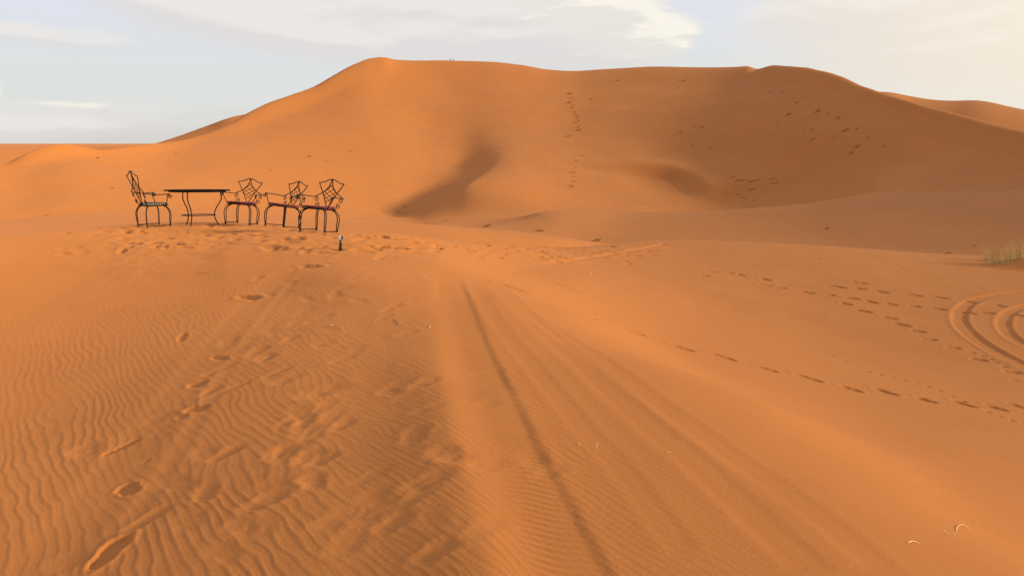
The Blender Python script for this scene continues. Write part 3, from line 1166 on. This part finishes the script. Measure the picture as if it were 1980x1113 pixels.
def make_tussock(label, px, py, count, spread, hmin, hmax):
    p = hit(px, py)
    m = MB()
    z0 = float(base(p[0], p[1])[0])
    for i in range(count):
        a, r = random.uniform(0, 6.283), spread * random.random() ** .6
        x, y = p[0] + r * math.cos(a) * 1.2, p[1] + r * math.sin(a) * .6
        zz = float(base(x, y)[0]) - z0 - .02
        blade(m, x - p[0], y - p[1], zz, random.uniform(hmin, hmax), random.uniform(.02, .45), random.uniform(0, 6.283), random.uniform(.002, .0042), random.uniform(.1, .8))
    o = m.build('grass_tussock', M_GRASS, None, False)
    o.location = (p[0], p[1], z0)
    return tag(o, label, 'grass', 'grass tussocks on the sand hummock')


make_tussock("upright pale green grass tussock at the left edge of the hummock, far right", 1913, 504, 110, .20, .25, .60)
make_tussock("wide feathery green grass tussock on the hummock, touching the right edge", 1962, 502, 420, .75, .28, .70)


# ---------------------------------------------------------------- dry straws lying on the sand
def straw(label, pix, lift=.0, rad=.0028):
    pts = []
    for i, (px, py) in enumerate(pix):
        q = hit(px, py)
        pts.append((q[0], q[1], float(ground_z(q[0], q[1])[0])))
    c = pts[0]
    n = len(pts)
    P = []
    for i, q in enumerate(pts):
        t = i / (n - 1)
        P.append((q[0] - c[0], q[1] - c[1], q[2] - c[2] + rad + lift * math.sin(math.pi * t)))
    cv = curve3(P, 5)
    m = MB()
    m.tube(cv, [rad * (1 - .6 * i / len(cv)) for i in range(len(cv))], 5)
    o = m.build('straw', M_STRAW)
    o.location = c
    return tag(o, label, 'straw', 'dry straws scattered on the sand')


def straw_up(label, px, py, h, lean, ang, rad=.0026):
    q = hit(px, py)
    m = MB()
    P = [(lean * h * t * math.cos(ang) * (1 + .4 * t), lean * h * t * math.sin(ang) * (1 + .4 * t), -.01 + h * t) for t in (0, .35, .7, 1)]
    m.tube(curve3(P, 3), [rad * (1 - .05 * i) for i in range(10)], 5)
    o = m.build('straw', M_STRAW)
    o.location = (q[0], q[1], float(ground_z(q[0], q[1])[0]))
    return tag(o, label, 'straw', 'dry straws scattered on the sand')


straw("straw lying by old footprints, below the round table", [(381, 527), (394, 526.5), (408, 529)], .006, .005)
straw("straw lying left of the thin bent straw, mid foreground", [(637, 631), (648, 628.5), (664, 628)], .006, .004)
straw("thin bent straw beside the left bank of the wheel rut", [(763, 617), (774, 622), (778, 629), (786, 630)], .006, .003)
straw("tiny straw sliver on the left bank of the wheel rut", [(829, 637), (832, 629)], .003, .003)
straw("short straw chip below the camera tripod", [(566, 561), (578, 562)], .002, .004)
straw("short straw fragment in the middle of the foreground", [(625, 666), (634, 667)], .002, .003)
straw_up("straw stub standing just left of the taller upright straw", 1122, 862, .026, .3, 2.4)
straw_up("taller upright straw right of the main wheel rut", 1152, 866, .040, .25, .6)
straw("pale straw chip lying between the faint tracks", [(1288, 873), (1297, 874)], .002, .003)
straw("lone flat straw left of the forked stems, bottom right", [(1754, 1049), (1766, 1048), (1779, 1051)], .004, .0026)
straw("curled straw arching beside the forked stems, bottom right", [(1848, 1027), (1853, 1020), (1863, 1018), (1876, 1023)], .012, .0024)
straw_up("left stem of the small fork of straws, bottom right", 1840, 1038, .045, .7, 2.6, .0022)
straw_up("right stem of the small fork of straws, bottom right", 1843, 1038, .050, .35, .4, .0022)
straw("straw on the lit slope near the wheel track crossing the crest", [(1140, 530), (1147, 524)], .01, .006)


# ---------------------------------------------------------------- shrubs on hummocks, far dune and basin
ORD = ['first', 'second', 'third', 'fourth', 'fifth', 'sixth', 'seventh', 'eighth', 'ninth', 'tenth', 'eleventh', 'twelfth', 'thirteenth',
       'fourteenth', 'fifteenth', 'sixteenth', 'seventeenth', 'eighteenth', 'nineteenth', 'twentieth', 'twenty-first', 'twenty-second', 'twenty-third', 'twenty-fourth', 'twenty-fifth', 'twenty-sixth', 'twenty-seventh', 'twenty-eighth']


def shrub_mesh(seed):
    rnd = random.Random(seed)
    m = MB()
    for i in range(70):
        a, r = rnd.uniform(0, 6.283), .38 * rnd.random() ** .7
        st = random.getstate()
        random.setstate(rnd.getstate())
        blade(m, r * math.cos(a), r * math.sin(a) * .7, 0.02, rnd.uniform(.10, .34), rnd.uniform(.1, .9), a + rnd.uniform(-.8, .8), rnd.uniform(.012, .03), .5)
        random.setstate(st)
    me = bpy.data.meshes.new('dry_shrub')
    me.from_pydata([tuple(v) for v in m.v], [], m.f)
    me.materials.append(M_SHRUB)
    return me


def mound_mesh(seed):
    """low sand hummock with a steep windward nose and a tail"""
    rnd = random.Random(seed)
    v, f = [], []
    nr, na = 7, 20
    for i in range(nr):
        t = i / (nr - 1)
        for k in range(na):
            a = 2 * math.pi * k / na
            w = 1 + .18 * math.sin(2 * a + seed) + .12 * math.sin(5 * a + 2 * seed)
            x = .62 * t * w * math.cos(a)
            if x < 0:
                x *= 1.45
            y = .42 * t * w * math.sin(a)
            h = .20 * (1 - t * t) ** 1.4 * (1 + .2 * rnd.uniform(-1, 1)) - .05 * t
            v.append((x, y, h))
    for i in range(nr - 1):
        for k in range(na):
            l = (k + 1) % na
            f.append((i * na + k, (i + 1) * na + k, (i + 1) * na + l, i * na + l))
    me = bpy.data.meshes.new('sand_hummock')
    me.from_pydata(v, [], f)
    me.materials.append(M_SAND)
    me.polygons.foreach_set('use_smooth', [True] * len(f))
    return me


SHRUBS = [shrub_mesh(100 + i) for i in range(5)]
MOUNDS = [mound_mesh(i) for i in range(5)]


def shrubs(items, label, key, bare=()):
    items = sorted(items, key=key)
    for i, (px, py, w) in enumerate(items):
        p = hit(px, py)
        r = math.hypot(p[0], p[1])
        sc = w * r / F_PX / 1.35
        o = bpy.data.objects.new('dry_shrub', SHRUBS[(i * 3 + int(px)) % 5])
        COL.objects.link(o)
        tag(o, label % ORD[i], 'shrub', 'dry shrubs on the far dune and basin')
        h = bpy.data.objects.new('sand_hummock', MOUNDS[(i + int(py)) % 5])
        COL.objects.link(h)
        h.parent = o
        o.matrix_world = ground_frame(p[0], p[1], random.uniform(-.3, .3), sc * .6, 0) @ Matrix.Diagonal((sc, sc, sc * random.uniform(.7, 1.1), 1))


top_down = lambda e: e[1]
left_right = lambda e: e[0]
shrubs([(1103, 182, 14), (1145, 192, 10), (1102, 199, 16), (1107, 208, 9), (1112, 217, 10), (1118, 225, 9), (1115, 237, 13), (1123, 243, 10), (1120, 252, 14), (1100, 264, 12),
        (1127, 269, 5), (1137, 271, 5), (1125, 302, 13), (1115, 312, 9), (1109, 334, 16), (1109, 342, 11), (1111, 351, 14), (1106, 361, 18), (1110, 203, 8), (1114, 221, 8), (1117, 230, 9), (1119, 247, 9), (1105, 190, 8), (1121, 234, 8), (1113, 325, 7)],
       "dry shrub, %s from the top of the vertical string on the big dune's face", top_down)
shrubs([(1196, 156, 12), (1312, 170, 7), (1324, 156, 10)], "dry shrub just under the dune crest, %s from left of that sparse row of three", left_right)
shrubs([(1396, 219, 6), (1320, 232, 5), (1344, 244, 8), (1358, 245, 12), (1317, 257, 12), (1339, 281, 8), (1373, 287, 8), (1340, 300, 6)],
       "small dry shrub, %s from top in the loose cluster midway across the dune face", top_down)
shrubs([(1487, 180, 12), (1512, 178, 10), (1557, 188, 6), (1541, 199, 10), (1525, 222, 14), (1505, 236, 6), (1582, 216, 16), (1602, 221, 10), (1621, 229, 14), (1637, 252, 18), (1657, 249, 8),
        (1677, 266, 10), (1659, 283, 14), (1646, 296, 10), (1710, 283, 10), (1613, 265, 8), (1569, 251, 10), (1572, 270, 10), (1534, 267, 6), (1523, 290, 5), (1565, 306, 6), (1554, 254, 6)],
       "dry shrub on the shaded right dune face, %s from the left there", left_right)
shrubs([(600, 303, 12), (632, 312, 7), (648, 314, 6), (678, 293, 8), (696, 294, 6)], "dry shrub on the bright left dune face above the chairs, %s from left", left_right)
shrubs([(782, 400, 10), (770, 410, 10), (779, 413, 8)], "dry shrub at the foot of the bright slope, %s from top of three", top_down)
shrubs([(825, 432, 10), (843, 434, 8), (864, 427, 8), (891, 446, 7), (945, 438, 22), (1018, 421, 8), (1047, 447, 22), (1054, 410, 7), (1157, 466, 28)], "dry shrub in the basin before the big dune, %s from left", left_right)
shrubs([(1601, 442, 15), (1834, 490, 15), (1886, 475, 10)], "dry shrub in the dark hollow behind the near right crest, %s from left", left_right)
shrubs([(92, 417, 10), (190, 306, 10), (218, 364, 10), (340, 297, 9), (526, 330, 8)], "dry shrub on the lower slopes at far left, %s from left", left_right)


# ---------------------------------------------------------------- crusted ledges at the foot of the shaded face
def ledge_mesh(seed):
    rnd = random.Random(seed)
    n = 14
    m = MB()
    rad = [1 + rnd.uniform(-.28, .28) for _ in range(n)]
    rings = []
    for z, sc in ((-.5, 1.25), (.10, 1.05), (.24, .98), (.26, .78), (.36, .66), (.38, .40)):
        rings.append([(sc * rad[k] * math.cos(2 * math.pi * k / n), .5 * sc * rad[k] * math.sin(2 * math.pi * k / n), z * (1 + .25 * rnd.uniform(-1, 1))) for k in range(n)])
    m.loft(rings)
    me = bpy.data.meshes.new('sand_ledge')
    me.from_pydata([tuple(v) for v in m.v], [], m.f)
    me.materials.append(M_SAND)
    return me


LEDGES = [ledge_mesh(i) for i in range(3)]
for i, (px, py, w) in enumerate(sorted([(1417, 343, 10), (1431, 349, 18), (1452, 351, 14), (1463, 348, 10), (1453, 366, 13), (1494, 345, 13), (1499, 353, 14), (1427, 376, 9), (1438, 382, 11), (1459, 388, 8), (1404, 371, 8)])):
    p = hit(px, py)
    sc = w * math.hypot(*p) / F_PX / 2
    o = bpy.data.objects.new('sand_ledge', LEDGES[i % 3])
    COL.objects.link(o)
    tag(o, "crusted sand ledge in the patch under the shaded dune face, %s from left" % ORD[i], 'ledge', 'crusted sand ledges')
    o.matrix_world = ground_frame(p[0], p[1], random.uniform(-.15, .15), sc, .1 * sc) @ Matrix.Diagonal((sc, sc, sc * .8, 1))


# ---------------------------------------------------------------- two people on the crest
def make_person(label, px, py, turn):
    p = hit(px, py)
    jo = {'pel': (0, 0, .95, .14, .10), 'wai': (0, 0, 1.10, .14, .10), 'che': (0, -.01, 1.32, .17, .11), 'nec': (0, 0, 1.48, .055, .055), 'hea': (0, -.01, 1.58, .085, .095), 'top': (0, 0, 1.70, .075, .085),
          'shl': (-.18, 0, 1.40, .06, .06), 'ell': (-.25, .02, 1.14, .045, .045), 'hal': (-.24, -.04, .88, .035, .035), 'shr': (.18, 0, 1.40, .06, .06), 'elr': (.25, .02, 1.14, .045, .045), 'har': (.22, -.06, .90, .035, .035),
          'hpl': (-.10, 0, .88, .09, .09), 'knl': (-.12, -.02, .50, .065, .065), 'anl': (-.13, .02, .08, .045, .045), 'tol': (-.14, -.14, .03, .04, .03),
          'hpr': (.10, 0, .88, .09, .09), 'knr': (.13, -.05, .50, .065, .065), 'anr': (.15, .0, .08, .045, .045), 'tor': (.17, -.16, .03, .04, .03)}
    ed = [('pel', 'wai'), ('wai', 'che'), ('che', 'nec'), ('nec', 'hea'), ('hea', 'top'), ('che', 'shl'), ('shl', 'ell'), ('ell', 'hal'), ('che', 'shr'), ('shr', 'elr'), ('elr', 'har'),
          ('pel', 'hpl'), ('hpl', 'knl'), ('knl', 'anl'), ('anl', 'tol'), ('pel', 'hpr'), ('hpr', 'knr'), ('knr', 'anr'), ('anr', 'tor')]
    names = list(jo)
    me = bpy.data.meshes.new('person')
    me.from_pydata([jo[n][:3] for n in names], [(names.index(a), names.index(b)) for a, b in ed], [])
    o = bpy.data.objects.new('person', me)
    COL.objects.link(o)
    me.materials.append(M_CLOTH)
    o.modifiers.new('skin', 'SKIN')
    sub = o.modifiers.new('sub', 'SUBSURF')
    sub.levels = sub.render_levels = 1
    sk = me.skin_vertices[0].data
    for i, n in enumerate(names):
        sk[i].radius = jo[n][3:]
        sk[i].use_root = n == 'pel'
    m = MB()
    rings = []
    for z, r in ((1.60, .098), (1.66, .108), (1.72, .096), (1.77, .05)):
        rings.append([(r * .9 * math.cos(2 * math.pi * k / 12), .02 + r * math.sin(2 * math.pi * k / 12), z) for k in range(12)])
    m.loft(rings)
    m.build('hair', M_HAIR, o)
    o.location = (p[0], p[1], float(base(p[0], p[1])[0]) - .02)
    o.rotation_euler = (0, 0, turn)
    return tag(o, label, 'person', 'people on the dune crest')


make_person("left of two tiny dark-clothed people standing on the dune crest", 871, 118.6, .3)
make_person("right of two tiny dark-clothed people standing on the dune crest", 876.5, 118.6, -2.4)
